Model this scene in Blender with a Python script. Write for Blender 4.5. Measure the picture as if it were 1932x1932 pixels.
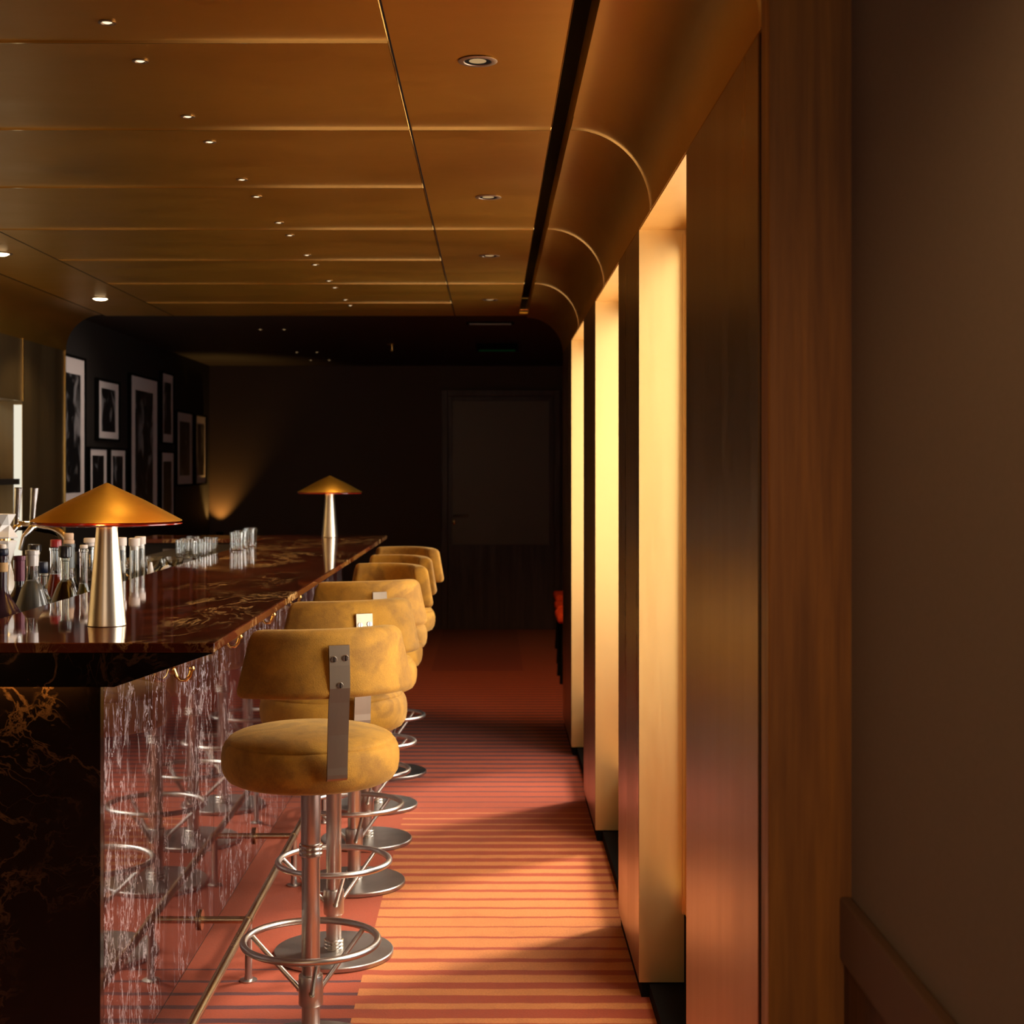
import bpy, bmesh, math, random
from mathutils import Vector, Matrix
R = math.radians
PI = math.pi
random.seed(7)
for o in list(bpy.data.objects):
    bpy.data.objects.remove(o)
SC = bpy.context.scene
COL = SC.collection

# ------------------------------------------------------------------ camera, world, sun, big lights, exposure
cam = bpy.data.cameras.new('camera')
cam.sensor_fit = 'HORIZONTAL'
cam.sensor_width = 36.0
cam.lens = 36.0 * 2800 / 1932
cam.shift_x = 38 / 1932
cam.shift_y = -79 / 1932
cam.clip_start = 0.05
cam.dof.use_dof = True
cam.dof.focus_distance = 3.85
cam.dof.aperture_fstop = 6.3
camo = bpy.data.objects.new('camera', cam)
COL.objects.link(camo)
camo.location = (0, 0, 1.5)
camo.rotation_euler = (R(90), 0, 0)
SC.camera = camo

w = bpy.data.worlds.new('world')
SC.world = w
w.use_nodes = True
bg = w.node_tree.nodes['Background']
bg.inputs[0].default_value = (0.75, 0.87, 1.0, 1)
bg.inputs[1].default_value = 1.0

SC.view_settings.view_transform = 'Standard'
SC.view_settings.look = 'None'
SC.view_settings.gamma = 1.0
SC.view_settings.use_curve_mapping = False
SC.view_settings.exposure = 0.0

SUN_DIR = Vector((-0.77, -0.60, -1.15))


def light(name, typ, loc, energy, color, aim=None, **kw):
    l = bpy.data.lights.new(name, typ)
    l.energy = energy
    l.color = color
    for k, v in kw.items():
        setattr(l, k, v)
    o = bpy.data.objects.new(name, l)
    COL.objects.link(o)
    o.location = loc
    if aim is not None:
        o.rotation_euler = Vector(aim).to_track_quat('-Z', 'Y').to_euler()
    return o


light('sun', 'SUN', (6, 8, 6), 5.4, (1.0, 0.90, 0.76), SUN_DIR, angle=R(8))
WINS = [(3.19, 4.22), (4.90, 6.00), (6.76, 7.80)]
for i, (a, b) in enumerate(WINS):
    light('daylight_window', 'AREA', (0.95, (a + b) / 2, 1.55), 61, (1.0, 0.92, 0.82), (-1, 0, -0.12),
          shape='RECTANGLE', size=1.25, size_y=1.7)
light('fill_behind_camera', 'AREA', (-0.7, -2.8, 1.5), 20, (1.0, 0.80, 0.64), (0, 1, 0),
      shape='RECTANGLE', size=2.0, size_y=1.5)  # added fill light behind the camera, no opening stands there

# ------------------------------------------------------------------ node helper
class S:
    """a shader value with arithmetic"""
    def __init__(self, m, sock):
        self.m, self.s = m, sock

    def _op(self, op, o, swap=False):
        n = self.m.nt.nodes.new('ShaderNodeMath')
        n.operation = op
        a, b = (o, self) if swap else (self, o)
        for i, v in enumerate((a, b)):
            if v is None:
                continue
            if isinstance(v, S):
                self.m.nt.links.new(v.s, n.inputs[i])
            else:
                n.inputs[i].default_value = v
        return S(self.m, n.outputs[0])

    def __add__(self, o): return self._op('ADD', o)
    def __radd__(self, o): return self._op('ADD', o)
    def __sub__(self, o): return self._op('SUBTRACT', o)
    def __rsub__(self, o): return self._op('SUBTRACT', o, True)
    def __mul__(self, o): return self._op('MULTIPLY', o)
    def __rmul__(self, o): return self._op('MULTIPLY', o)
    def __truediv__(self, o): return self._op('DIVIDE', o)
    def __lt__(self, o): return self._op('LESS_THAN', o)
    def __gt__(self, o): return self._op('GREATER_THAN', o)
    def frac(self): return self._op('FRACT', None)
    def abs(self): return self._op('ABSOLUTE', None)
    def max(self, o): return self._op('MAXIMUM', o)
    def min(self, o): return self._op('MINIMUM', o)

    def map(self, a, b, c=0.0, d=1.0, smooth=False):
        n = self.m.nt.nodes.new('ShaderNodeMapRange')
        n.interpolation_type = 'SMOOTHSTEP' if smooth else 'LINEAR'
        self.m.nt.links.new(self.s, n.inputs[0])
        for i, v in enumerate((a, b, c, d)):
            n.inputs[i + 1].default_value = v
        return S(self.m, n.outputs[0])


class Mat:
    def __init__(self, name, color=(0.5, 0.5, 0.5), rough=0.5, metal=0.0, **kw):
        self.mat = bpy.data.materials.new(name)
        self.mat.use_nodes = True
        self.nt = self.mat.node_tree
        self.b = self.nt.nodes['Principled BSDF']
        self.set('Base Color', color)
        self.set('Roughness', rough)
        self.set('Metallic', metal)
        for k, v in kw.items():
            self.set(k.replace('_', ' '), v)
        self._co = None

    def set(self, k, v):
        i = self.b.inputs[k]
        if isinstance(v, S):
            self.nt.links.new(v.s, i)
        elif isinstance(v, (tuple, list)):
            i.default_value = (*v, 1) if len(v) == 3 and i.type == 'RGBA' else v
        else:
            i.default_value = v

    def coord(self, scale=(1, 1, 1), rand=False, rot=(0, 0, 0)):
        tc = self.nt.nodes.new('ShaderNodeTexCoord')
        mp = self.nt.nodes.new('ShaderNodeMapping')
        mp.inputs['Scale'].default_value = scale
        mp.inputs['Rotation'].default_value = rot
        self.nt.links.new(tc.outputs['Object'], mp.inputs[0])
        if rand:
            oi = self.nt.nodes.new('ShaderNodeObjectInfo')
            mu = self.nt.nodes.new('ShaderNodeMath')
            mu.operation = 'MULTIPLY'
            mu.inputs[1].default_value = 37.0
            self.nt.links.new(oi.outputs['Random'], mu.inputs[0])
            self.nt.links.new(mu.outputs[0], mp.inputs['Location'])
        return mp.outputs[0]

    def xyz(self):
        sp = self.nt.nodes.new('ShaderNodeSeparateXYZ')
        self.nt.links.new(self.coord(), sp.inputs[0])
        return [S(self, sp.outputs[i]) for i in range(3)]

    def noise(self, scale, detail=3, dist=0.0, vec=None, rough=0.5):
        n = self.nt.nodes.new('ShaderNodeTexNoise')
        n.inputs['Scale'].default_value = scale
        n.inputs['Detail'].default_value = detail
        n.inputs['Roughness'].default_value = rough
        n.inputs['Distortion'].default_value = dist
        self.nt.links.new(vec or self.coord(), n.inputs['Vector'])
        return S(self, n.outputs['Fac'])

    def voro(self, scale, vec=None):
        n = self.nt.nodes.new('ShaderNodeTexVoronoi')
        n.feature = 'DISTANCE_TO_EDGE'
        n.inputs['Scale'].default_value = scale
        self.nt.links.new(vec or self.coord(), n.inputs['Vector'])
        return S(self, n.outputs['Distance'])

    def warp(self, vec, scale, amt):
        n = self.nt.nodes.new('ShaderNodeTexNoise')
        n.inputs['Scale'].default_value = scale
        n.inputs['Detail'].default_value = 4
        self.nt.links.new(vec, n.inputs['Vector'])
        m = self.nt.nodes.new('ShaderNodeVectorMath')
        m.operation = 'MULTIPLY_ADD'
        self.nt.links.new(n.outputs['Color'], m.inputs[0])
        m.inputs[1].default_value = (amt, amt, amt)
        self.nt.links.new(vec, m.inputs[2])
        return m.outputs[0]

    def mix(self, f, a, b):
        n = self.nt.nodes.new('ShaderNodeMix')
        n.data_type = 'RGBA'
        self.nt.links.new(f.s, n.inputs[0])
        for i, v in ((6, a), (7, b)):
            if isinstance(v, S):
                self.nt.links.new(v.s, n.inputs[i])
            else:
                n.inputs[i].default_value = (*v, 1)
        return S(self, n.outputs[2])

    def bump(self, h, strength=0.3, dist=0.002):
        n = self.nt.nodes.new('ShaderNodeBump')
        n.inputs['Strength'].default_value = strength
        n.inputs['Distance'].default_value = dist
        self.nt.links.new(h.s, n.inputs['Height'])
        self.nt.links.new(n.outputs[0], self.b.inputs['Normal'])


# ------------------------------------------------------------------ materials
def brass(name, col, col2, rough, streak=(1, 1, 1), rs=0.10, sc=2.0, fr=.012):
    m = Mat(name, col, rough, 1.0)
    v = m.coord(streak)
    n = m.noise(sc, 5, 0.6, v)
    n2 = m.noise(sc * 22, 3, 0, v)
    m.set('Base Color', m.mix(n.map(.3, .7), col, col2))
    m.set('Roughness', n.map(.25, .75, rough - rs, rough + rs) + n2.map(.3, .7, -fr, fr))
    return m.mat

M = {}
M['ceil_brass'] = brass('ceiling brass', (.72, .395, .055), (.64, .345, .046), .39, (1, 2.2, 1), .045, 1.6)
M['cove_brass'] = brass('cove brass', (.66, .37, .065), (.60, .33, .055), .36, (1, 1, 4), .03)
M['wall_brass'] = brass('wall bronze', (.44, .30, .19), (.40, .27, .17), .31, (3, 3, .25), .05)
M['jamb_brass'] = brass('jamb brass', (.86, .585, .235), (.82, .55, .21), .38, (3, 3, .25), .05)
M['back_brass'] = brass('back bar brass', (.45, .33, .17), (.36, .26, .13), .36, (3, 3, .25), .05)
M['seam'] = Mat('polished seam brass', (1.0, .78, .36), .085, 1.0).mat
M['shade'] = brass('lamp shade brass', (.92, .54, .085), (.82, .46, .07), .42, (2, 2, 5), .04, 5)
M['stem'] = brass('lamp stem satin metal', (.82, .72, .55), (.80, .70, .535), .32, (6, 6, .5), .01, 3, .004)
M['steel'] = brass('brushed steel', (.60, .55, .50), (.57, .52, .47), .33, (6, 6, 1), .015, 3, .004)
M['disc'] = brass('brushed steel disc', (.46, .42, .38), (.38, .345, .31), .36, (1, 1, 1), .06, 9, .004)
M['strap'] = brass('bronze strap', (.40, .31, .225), (.35, .27, .19), .42, (4, 4, 1), .03, 5, .006)
M['rail'] = brass('foot rail brass', (.66, .54, .36), (.60, .48, .31), .26, (4, 1, 4), .02, 5, .004)
M['chrome'] = Mat('chrome', (.85, .85, .85), .07, 1.0).mat
M['screw'] = Mat('screw metal', (.7, .65, .58), .25, 1.0).mat
M['black'] = Mat('black', (.004, .003, .002), .9, Specular_IOR_Level=.1).mat
M['blackgloss'] = Mat('black plastic', (.012, .012, .016), .2).mat
M['dark'] = Mat('dark lacquer', (.02, .012, .007), .45).mat
M['ceil_dark'] = Mat('dark ceiling', (.03, .017, .009), .6).mat
M['plinth'] = Mat('dark plinth', (.008, .006, .005), .9, Specular_IOR_Level=.08).mat

m = Mat('far wall paint', (.09, .05, .025), .6)
m.set('Base Color', m.mix(m.noise(3, 3), (.085, .05, .026), (.07, .04, .02)))
M['farwall'] = m.mat
m = Mat('picture wall paint', (.02, .015, .012), .65)
M['picwall'] = m.mat
m = Mat('grey plaster', (.22, .17, .145), .85)
m.set('Base Color', m.mix(m.noise(160, 2), (.20, .155, .13), (.245, .19, .165)))
m.bump(m.noise(220, 3), .25, .001)
M['grey'] = m.mat


M['rail_paint'] = Mat('brown rail paint', (.15, .085, .06), .7).mat


def wood(name, c1, c2, rough=.42, sc=(14, 14, .8)):
    m = Mat(name, c1, rough)
    v = m.coord(sc)
    n = m.noise(1.6, 6, 1.2, v)
    f = m.noise(9, 3, .2, v)
    m.set('Base Color', m.mix((n * .7 + f * .3).map(.35, .62), c1, c2))
    m.set('Roughness', n.map(.3, .7, rough - .06, rough + .08))
    m.bump(f, .12, .001)
    return m.mat

M['wood'] = wood('walnut post', (.42, .17, .03), (.25, .095, .016))
M['wood_dark'] = wood('dark wainscot', (.085, .03, .012), (.05, .017, .007))
M['door_wood'] = wood('dark door wood', (.075, .028, .013), (.045, .016, .008))

# velvet with patches of brushed nap
m = Mat('mustard velvet', (.5, .3, .06), .85)
v = m.coord((1, 1, 1), True)
big = m.noise(6.5, 4, 1.2, v)
fine = m.noise(330, 3, 0, v, .7)
mid = m.noise(38, 4, .6, v)
m.set('Base Color', m.mix((big.map(.42, .58, 0, 1, True) * .50 + mid.map(.35, .65) * .22 + fine.map(.35, .65) * .28), (.52, .245, .016), (.24, .105, .008)))
m.set('Sheen Weight', .5)
m.set('Sheen Roughness', .30)
m.set('Sheen Tint', (1.0, .66, .24))
m.bump(fine * 1.0 + mid * .35, .40, .003)
M['velvet'] = m.mat

# marbles
def marble(name, base, base2, vein, stretch, rough, mask=(.46, .58), w1=.014, amount=1.0, sc=3.0):
    m = Mat(name, base, rough)
    v0 = m.coord(stretch)
    v = m.warp(v0, 2.2, .5)
    big = m.noise(1.4, 4, .5, v0)
    mk = big.map(mask[0], mask[1], 0, 1, True)
    a = (m.noise(sc, 6, .3, v, .6) - .5).abs().map(0, w1, 1, 0)
    b = (m.noise(sc * 2.7, 4, .5, v, .55) - .5).abs().map(0, w1 * 1.3, 1, 0)
    c = m.voro(sc * 1.6, m.warp(v0, 5, .35)).map(0, w1 * .9, 1, 0)
    mk2 = m.noise(sc * 1.3, 3, 0, v0).map(.45, .62, 0, 1, True)
    f = ((a * mk).max(b * mk * mk2 * .9)).max(c * mk2 * mk * .8) * amount
    cl = m.noise(sc * .6, 6, 1.0, v).map(.35, .65)
    m.set('Base Color', m.mix(f, m.mix(cl, base, base2), vein))
    m.set('Specular IOR Level', .55)
    return m.mat

M['marble_top'] = marble('red marble top', (.135, .029, .011), (.060, .013, .005), (.95, .56, .20), (1.3, .60, 1), .045, (.41, .55), .022, 1.0, 5.0)
M['marble_front'] = marble('red marble front', (.080, .022, .017), (.035, .010, .009), (.62, .52, .50), (1, 2.6, 1.15), .035, (.36, .52), .018, .9, 4.6)
M['marble_end'] = marble('dark marble end', (.014, .007, .005), (.005, .003, .002), (.30, .155, .07), (1, 1, 1), .10, (.36, .54), .020, .6, 6.0)

# carpet : banded blocks of stripes
m = Mat('striped carpet', (.45, .08, .025), .95)
X, Y, Z = m.xyz()
wob = m.noise(9, 2).map(.3, .7, -.0035, .0035)
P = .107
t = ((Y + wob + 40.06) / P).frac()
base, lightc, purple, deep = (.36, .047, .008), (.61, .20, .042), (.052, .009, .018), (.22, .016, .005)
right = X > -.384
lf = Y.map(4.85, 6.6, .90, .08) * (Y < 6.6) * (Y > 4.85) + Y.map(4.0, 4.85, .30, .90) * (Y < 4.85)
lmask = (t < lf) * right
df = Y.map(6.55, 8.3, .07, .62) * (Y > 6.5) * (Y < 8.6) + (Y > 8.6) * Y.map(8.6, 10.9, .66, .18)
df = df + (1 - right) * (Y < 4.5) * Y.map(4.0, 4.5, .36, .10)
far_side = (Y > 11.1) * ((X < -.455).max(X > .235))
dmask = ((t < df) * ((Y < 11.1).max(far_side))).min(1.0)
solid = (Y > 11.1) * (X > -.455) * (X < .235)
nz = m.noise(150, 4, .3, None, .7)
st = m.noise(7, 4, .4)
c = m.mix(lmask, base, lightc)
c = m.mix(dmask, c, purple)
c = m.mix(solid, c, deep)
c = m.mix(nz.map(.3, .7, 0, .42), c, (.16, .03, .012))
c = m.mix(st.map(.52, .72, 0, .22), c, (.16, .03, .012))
m.set('Base Color', c)
m.set('Sheen Weight', .12)
m.set('Sheen Tint', (1, .6, .4))
m.bump(nz, .6, .003)
M['carpet'] = m.mat

# glass things
def glass(name, col=(1, 1, 1), rough=0.0, ior=1.45):
    return Mat(name, col, rough, 0, Transmission_Weight=1.0, IOR=ior).mat

M['glass'] = glass('clear glass', (.97, .99, .98))
M['glass_green'] = glass('pale green glass', (.80, .90, .80))
M['glass_olive'] = glass('olive glass', (.40, .42, .10))
M['liquor'] = Mat('dark spirit', (.016, .006, .003), .12).mat
M['red_liquor'] = Mat('red spirit', (.16, .008, .005), .1).mat
M['olive_liquor'] = Mat('olive spirit', (.06, .05, .008), .1).mat
M['frost'] = Mat('frosted grey bottle', (.085, .085, .075), .38).mat
M['purple_glass'] = Mat('dark purple bottle glass', (.03, .014, .022), .09).mat
M['darkwine'] = Mat('dark wine glass', (.008, .006, .010), .06).mat
M['foil_purple'] = Mat('wine foil', (.085, .008, .024), .35, .3).mat
M['foil_white'] = Mat('silver white foil', (.48, .44, .42), .38, .25).mat
M['foil_grey'] = Mat('grey foil', (.14, .15, .15), .4, .3).mat
M['red_wax'] = Mat('red wax cap', (.28, .012, .016), .28).mat
M['navy'] = Mat('navy cap', (.012, .016, .035), .3).mat
M['cork'] = Mat('cork', (.68, .47, .32), .8).mat
M['white_cap'] = Mat('pale stopper', (.78, .68, .60), .5).mat
M['paper'] = Mat('label paper', (.66, .58, .46), .7).mat
M['tan_label'] = Mat('tan label', (.50, .30, .12), .6).mat
M['label_ink'] = Mat('label ink', (.10, .045, .015), .6).mat
M['porcelain'] = Mat('white porcelain', (.82, .79, .75), .25).mat
M['plastic_white'] = Mat('white plastic', (.8, .77, .72), .35).mat
M['gold'] = Mat('gold cutlery', (.95, .62, .20), .16, 1.0).mat
M['red_seat'] = Mat('red chair fabric', (.60, .055, .014), .9, 0, Specular_IOR_Level=.1).mat
M['mat'] = Mat('picture mount', (.80, .72, .70), .8).mat


def photo_mat(seed):
    m = Mat('monochrome print', (.05, .05, .05), .3)
    v = m.warp(m.coord((1, 5, 3.2), False, (0, 0, seed)), 1.3, .7)
    n = m.noise(1.3, 3, .8, v)
    m.set('Base Color', m.mix(n.map(.50, .68, 0, 1, True), (.010, .010, .011), (.30, .29, .30)))
    return m.mat


def emit(name, col, strength):
    m = bpy.data.materials.new(name)
    m.use_nodes = True
    nt = m.node_tree
    nt.nodes.remove(nt.nodes['Principled BSDF'])
    e = nt.nodes.new('ShaderNodeEmission')
    e.inputs[0].default_value = (*col, 1)
    e.inputs[1].default_value = strength
    nt.links.new(e.outputs[0], nt.nodes['Material Output'].inputs[0])
    return m

M['em_spot'] = emit('spot lens glow', (1, .78, .48), 1.6)
M['em_down'] = emit('downlight glow', (1, .80, .50), 12.0)
M['em_dim'] = emit('dim downlight lens', (1, .62, .28), .45)
M['em_strip'] = emit('light strip glow', (1, .93, .74), .85)
M['em_amber'] = emit('amber diffuser glow', (1, .13, .015), .75)
M['em_ring'] = emit('amber light ring', (1, .30, .05), 2.5)
M['em_added_glow'] = emit('warm added glow', (1, .52, .12), 9.0)
M['em_green'] = emit('green sign glow', (.05, .6, .15), .012)
M['amber'] = Mat('red acrylic rim', (.35, .02, .01), .15).mat

m = bpy.data.materials.new('window glass')
m.use_nodes = True
nt = m.node_tree
nt.nodes.remove(nt.nodes['Principled BSDF'])
tr = nt.nodes.new('ShaderNodeBsdfTransparent')
gl = nt.nodes.new('ShaderNodeBsdfGlossy')
gl.inputs['Roughness'].default_value = .02
lf_ = nt.nodes.new('ShaderNodeLayerWeight')
lf_.inputs[0].default_value = .5
lp_ = nt.nodes.new('ShaderNodeMath')
lp_.operation = 'POWER'
lp_.inputs[1].default_value = 5.0
nt.links.new(lf_.outputs['Facing'], lp_.inputs[0])
lw = nt.nodes.new('ShaderNodeMath')
lw.operation = 'MULTIPLY_ADD'
lw.inputs[1].default_value = .9
lw.inputs[2].default_value = .04
nt.links.new(lp_.outputs[0], lw.inputs[0])
mx = nt.nodes.new('ShaderNodeMixShader')
nt.links.new(lw.outputs[0], mx.inputs[0])
nt.links.new(tr.outputs[0], mx.inputs[1])
nt.links.new(gl.outputs[0], mx.inputs[2])
nt.links.new(mx.outputs[0], nt.nodes['Material Output'].inputs[0])
M['pane'] = m

# ------------------------------------------------------------------ mesh helpers
class MB:
    def __init__(self):
        self.bm = bmesh.new()
        self.only_box = True

    def box(self, x0, x1, y0, y1, z0, z1, bevel=0.0, seg=2):
        r = bmesh.ops.create_cube(self.bm, size=1)
        vs = r['verts']
        for v in vs:
            v.co = Vector(((x0 + x1) / 2 + v.co.x * (x1 - x0), (y0 + y1) / 2 + v.co.y * (y1 - y0), (z0 + z1) / 2 + v.co.z * (z1 - z0)))
        if bevel:
            es = list({e for v in vs for e in v.link_edges})
            bmesh.ops.bevel(self.bm, geom=es, offset=bevel, segments=seg, profile=.5, affect='EDGES')
        return self

    def lathe(self, prof, n=40, cx=0, cy=0, twist=None):
        self.only_box = False
        rings = []
        for k, (r, z) in enumerate(prof):
            tw = twist[k] if twist else 0
            if r < 1e-6:
                rings.append([self.bm.verts.new((cx, cy, z))])
            else:
                rings.append([self.bm.verts.new((cx + r * math.cos(2 * PI * i / n + tw), cy + r * math.sin(2 * PI * i / n + tw), z)) for i in range(n)])
        for a, b in zip(rings, rings[1:]):
            for i in range(n):
                j = (i + 1) % n
                if len(a) == 1 and len(b) == 1:
                    continue
                if len(a) == 1:
                    self.bm.faces.new((a[0], b[j], b[i]))
                elif len(b) == 1:
                    self.bm.faces.new((a[i], a[j], b[0]))
                else:
                    self.bm.faces.new((a[i], a[j], b[j], b[i]))
        return self

    def tube(self, pts, r, n=14, closed=False, caps=True):
        self.only_box = False
        pts = [Vector(p) for p in pts]
        N = len(pts)
        rings = []
        up = None
        for i, p in enumerate(pts):
            if closed:
                d = (pts[(i + 1) % N] - pts[i - 1]).normalized()
            else:
                d = (pts[min(i + 1, N - 1)] - pts[max(i - 1, 0)]).normalized()
            if up is None:
                a = Vector((0, 0, 1)) if abs(d.z) < .9 else Vector((1, 0, 0))
                up = (a - d * a.dot(d)).normalized()
            else:
                up = (up - d * up.dot(d)).normalized()
            s = d.cross(up)
            rr = r[i] if isinstance(r, (list, tuple)) else r
            rings.append([self.bm.verts.new(p + rr * (math.cos(2 * PI * k / n) * up + math.sin(2 * PI * k / n) * s)) for k in range(n)])
        seq = list(zip(rings, rings[1:])) + ([(rings[-1], rings[0])] if closed else [])
        for a, b in seq:
            for k in range(n):
                j = (k + 1) % n
                self.bm.faces.new((a[k], a[j], b[j], b[k]))
        if caps and not closed:
            self.bm.faces.new(rings[0][::-1])
            self.bm.faces.new(rings[-1])
        return self

    def prism(self, poly, axis, a, b):
        """poly: list of 2D points; axis 'y': points are (x,z) extruded along y"""
        self.only_box = False

        def P(u, v, t):
            return (u, t, v) if axis == 'y' else ((t, u, v) if axis == 'x' else (u, v, t))
        A = [self.bm.verts.new(P(u, v, a)) for u, v in poly]
        B = [self.bm.verts.new(P(u, v, b)) for u, v in poly]
        n = len(poly)
        for i in range(n):
            j = (i + 1) % n
            self.bm.faces.new((A[i], A[j], B[j], B[i]))
        self.bm.faces.new(A[::-1])
        self.bm.faces.new(B)
        return self

    def build(self, name, mat, parent=None, loc=None, smooth=True, angle=38):
        bmesh.ops.recalc_face_normals(self.bm, faces=self.bm.faces)
        ca = R(angle)
        for f in self.bm.faces:
            f.smooth = smooth and not self.only_box
        for e in self.bm.edges:
            if len(e.link_faces) == 2 and e.calc_face_angle(0) > ca:
                e.smooth = False
        me = bpy.data.meshes.new(name)
        self.bm.to_mesh(me)
        self.bm.free()
        me.materials.append(mat)
        o = bpy.data.objects.new(name, me)
        COL.objects.link(o)
        if parent:
            o.parent = parent
        if loc:
            o.location = loc
        return o


def tag(o, label=None, cat=None, group=None, kind=None):
    for k, v in (('label', label), ('category', cat), ('group', group), ('kind', kind)):
        if v:
            o[k] = v
    return o


def thing(name, label, cat, loc=(0, 0, 0), rz=0, group=None):
    o = bpy.data.objects.new(name, None)
    COL.objects.link(o)
    o.empty_display_size = .1
    o.location = loc
    o.rotation_euler = (0, 0, rz)
    return tag(o, label, cat, group)


def struct(o):
    o['kind'] = 'structure'
    return o


def dup(root, loc, rz=0, label=None):
    r = root.copy()
    COL.objects.link(r)
    r.location = loc
    r.rotation_euler = (0, 0, rz)
    if label:
        r['label'] = label
    for ch in list(root.children):
        c = ch.copy()
        COL.objects.link(c)
        c.parent = r
        for g in list(ch.children):
            d = g.copy()
            COL.objects.link(d)
            d.parent = c
    return r


# ------------------------------------------------------------------ the room
CZ = 2.397          # underside of the brass ceiling
FZ = 2.485          # underside of the far ceiling
XW = .418           # face of the brass piers
XL = -2.46          # back bar wall
NEAR, FAR = -3.0, 14.0

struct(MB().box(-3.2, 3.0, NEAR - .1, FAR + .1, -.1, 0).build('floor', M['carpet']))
struct(MB().box(-3.2, 3.0, 8.63, FAR + .1, FZ, FZ + .1).build('ceiling', M['ceil_dark']))
# brass ceiling (hung below), with the dark slot between it and the cove
c1 = struct(MB().box(-2.245, .157, NEAR - .1, 8.63, CZ, FZ + .1).build('ceiling', M['ceil_brass']))
struct(MB().box(.157, .207, NEAR - .1, 8.36, CZ + .075, FZ + .1).build('trim_1', M['black']))


def cove(cx, r, sgn, back):
    pts = []
    for i in range(25):
        a = PI / 2 * i / 24
        pts.append((cx + sgn * r * math.sin(a), CZ - r + r * math.cos(a)))
    pts.append((back, CZ - r))
    pts.append((back, FZ + .1))
    pts.append((cx, FZ + .1))
    return pts

struct(MB().prism(cove(.207, XW - .207, 1, .62), 'y', 2.27, 8.74).build('trim_2', M['cove_brass']))
struct(MB().prism(cove(-2.25, .21, -1, -2.72), 'y', NEAR - .1, 8.57).build('trim_3', M['cove_brass']))
struct(MB().box(.207, .62, NEAR - .1, 2.27, CZ, FZ + .1).build('trim_4', M['ceil_dark']))
struct(MB().box(.158, .206, 8.36, 8.50, CZ + .005, CZ + .07, .002).build('trim_5', M['seam']))
struct(MB().box(.157, .207, 8.50, 8.63, CZ, FZ + .1).build('trim_5', M['ceil_brass']))

# polished seams of the ceiling panels
mb = MB()
for y in (3.105, 3.90, 4.70, 5.52, 6.33, 7.135, 7.95):
    mb.box(-1.85, -.216, y - .0012, y + .0012, CZ - .0040, CZ + .002)
for y in (2.28, 3.90, 5.52, 7.135):
    mb.box(-.210, .155, y - .0012, y + .0012, CZ - .0040, CZ + .002)
struct(mb.build('trim_6', M['seam']))
mb = MB()
for y in (2.3, 3.90, 5.52, 7.135):
    arc_ = [(R(90 * i / 24)) for i in range(25)]
    P_ = [(.207 + r_ * math.sin(a), CZ - .211 + r_ * math.cos(a)) for r_ in (.2125, .2078) for a in (arc_ if r_ > .21 else arc_[::-1])]
    mb.prism(P_, 'y', y - .0012, y + .0012)
    mb.tube([(.207, y - .14, CZ), (.207, y, CZ)], .0016, 8)
struct(mb.build('trim_7', M['seam']))
mb = MB()
mb.box(-.2150, -.2112, NEAR, 8.63, CZ - .0008, CZ + .01)
mb.box(-1.853, -1.848, NEAR, 8.63, CZ - .0008, CZ + .01)
mb.box(-2.252, -2.243, NEAR, 8.57, CZ - .0005, CZ + .01)
struct(mb.build('trim_8', M['black']))
struct(MB().tube([(-.2163, NEAR, CZ), (-.218, 8.63, CZ)], .0012, 6).build('trim_9', M['seam']))
struct(MB().tube([(.156, NEAR, CZ), (.156, 8.36, CZ)], .0014, 6).build('trim_10', M['seam']))

# right wall : brass piers between deep windows
PIERS = [(2.33, 3.19), (4.22, 4.90), (6.00, 6.76), (7.80, 8.74)]
for i, (a, b) in enumerate(PIERS):
    mb = MB()
    mb.box(XW, .62, a, b, .045, CZ - .211, .002, 1)
    struct(mb.build('wall_right', M['wall_brass']))
    struct(MB().box(XW + .008, .62, a + .004, b - .006, 0, .045).build('baseboard_right', M['plinth']))
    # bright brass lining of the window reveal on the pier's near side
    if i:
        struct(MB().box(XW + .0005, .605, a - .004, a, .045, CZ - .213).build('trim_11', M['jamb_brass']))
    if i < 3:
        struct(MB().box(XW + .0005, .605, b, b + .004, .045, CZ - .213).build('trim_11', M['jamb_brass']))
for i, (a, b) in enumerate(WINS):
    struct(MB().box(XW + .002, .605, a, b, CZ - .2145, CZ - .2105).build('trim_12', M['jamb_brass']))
    struct(MB().box(XW + .03, .62, a, b, 0, .04).build('baseboard_right', M['plinth']))
    struct(MB().box(.546, .62, a + .003, b - .003, .04, .24).build('trim_17', M['plinth']))
    f = MB()
    for z0, z1 in ((.24, .28), (2.13, CZ - .2145)):
        f.box(.548, .585, a + .004, b - .004, z0, z1)
    f.box(.548, .585, a + .004, a + .045, .28, 2.13)
    f.box(.548, .585, b - .045, b - .004, .28, 2.13)
    f.box(.541, .548, a + .004, a + .016, .24, 2.17)
    f.box(.541, .548, b - .016, b - .004, .24, 2.17)
    fo = struct(f.build('window_%d' % (i + 1), M['jamb_brass']))
    MB().box(.562, .568, a + .045, b - .045, .28, 2.13).build('window_pane', M['pane'], fo)

struct(MB().box(XW + .003, .62, 2.3245, 2.3295, 0, CZ - .21).build('gap_shade', M['black']))  # black sheet over the pier end stands in for shade in the gap
# dark reveal, walnut post and grey wall close to the camera
struct(MB().box(.55, .62, 2.26, 2.33, 0, CZ - .21).build('wall_right', M['black']))
struct(MB().box(.41, .62, 2.20, 2.26, 0, CZ, .002, 1).build('trim_13', M['wood']))
struct(MB().box(.533, .62, NEAR, 2.20, 0, CZ).build('wall_right', M['grey']))
struct(MB().box(.515, .533, NEAR, 2.20, .775, .868, .004).build('trim_14', M['rail_paint']))
struct(MB().box(.522, .533, NEAR, 2.20, 0, .775).build('trim_15', M['wood_dark']))
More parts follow.
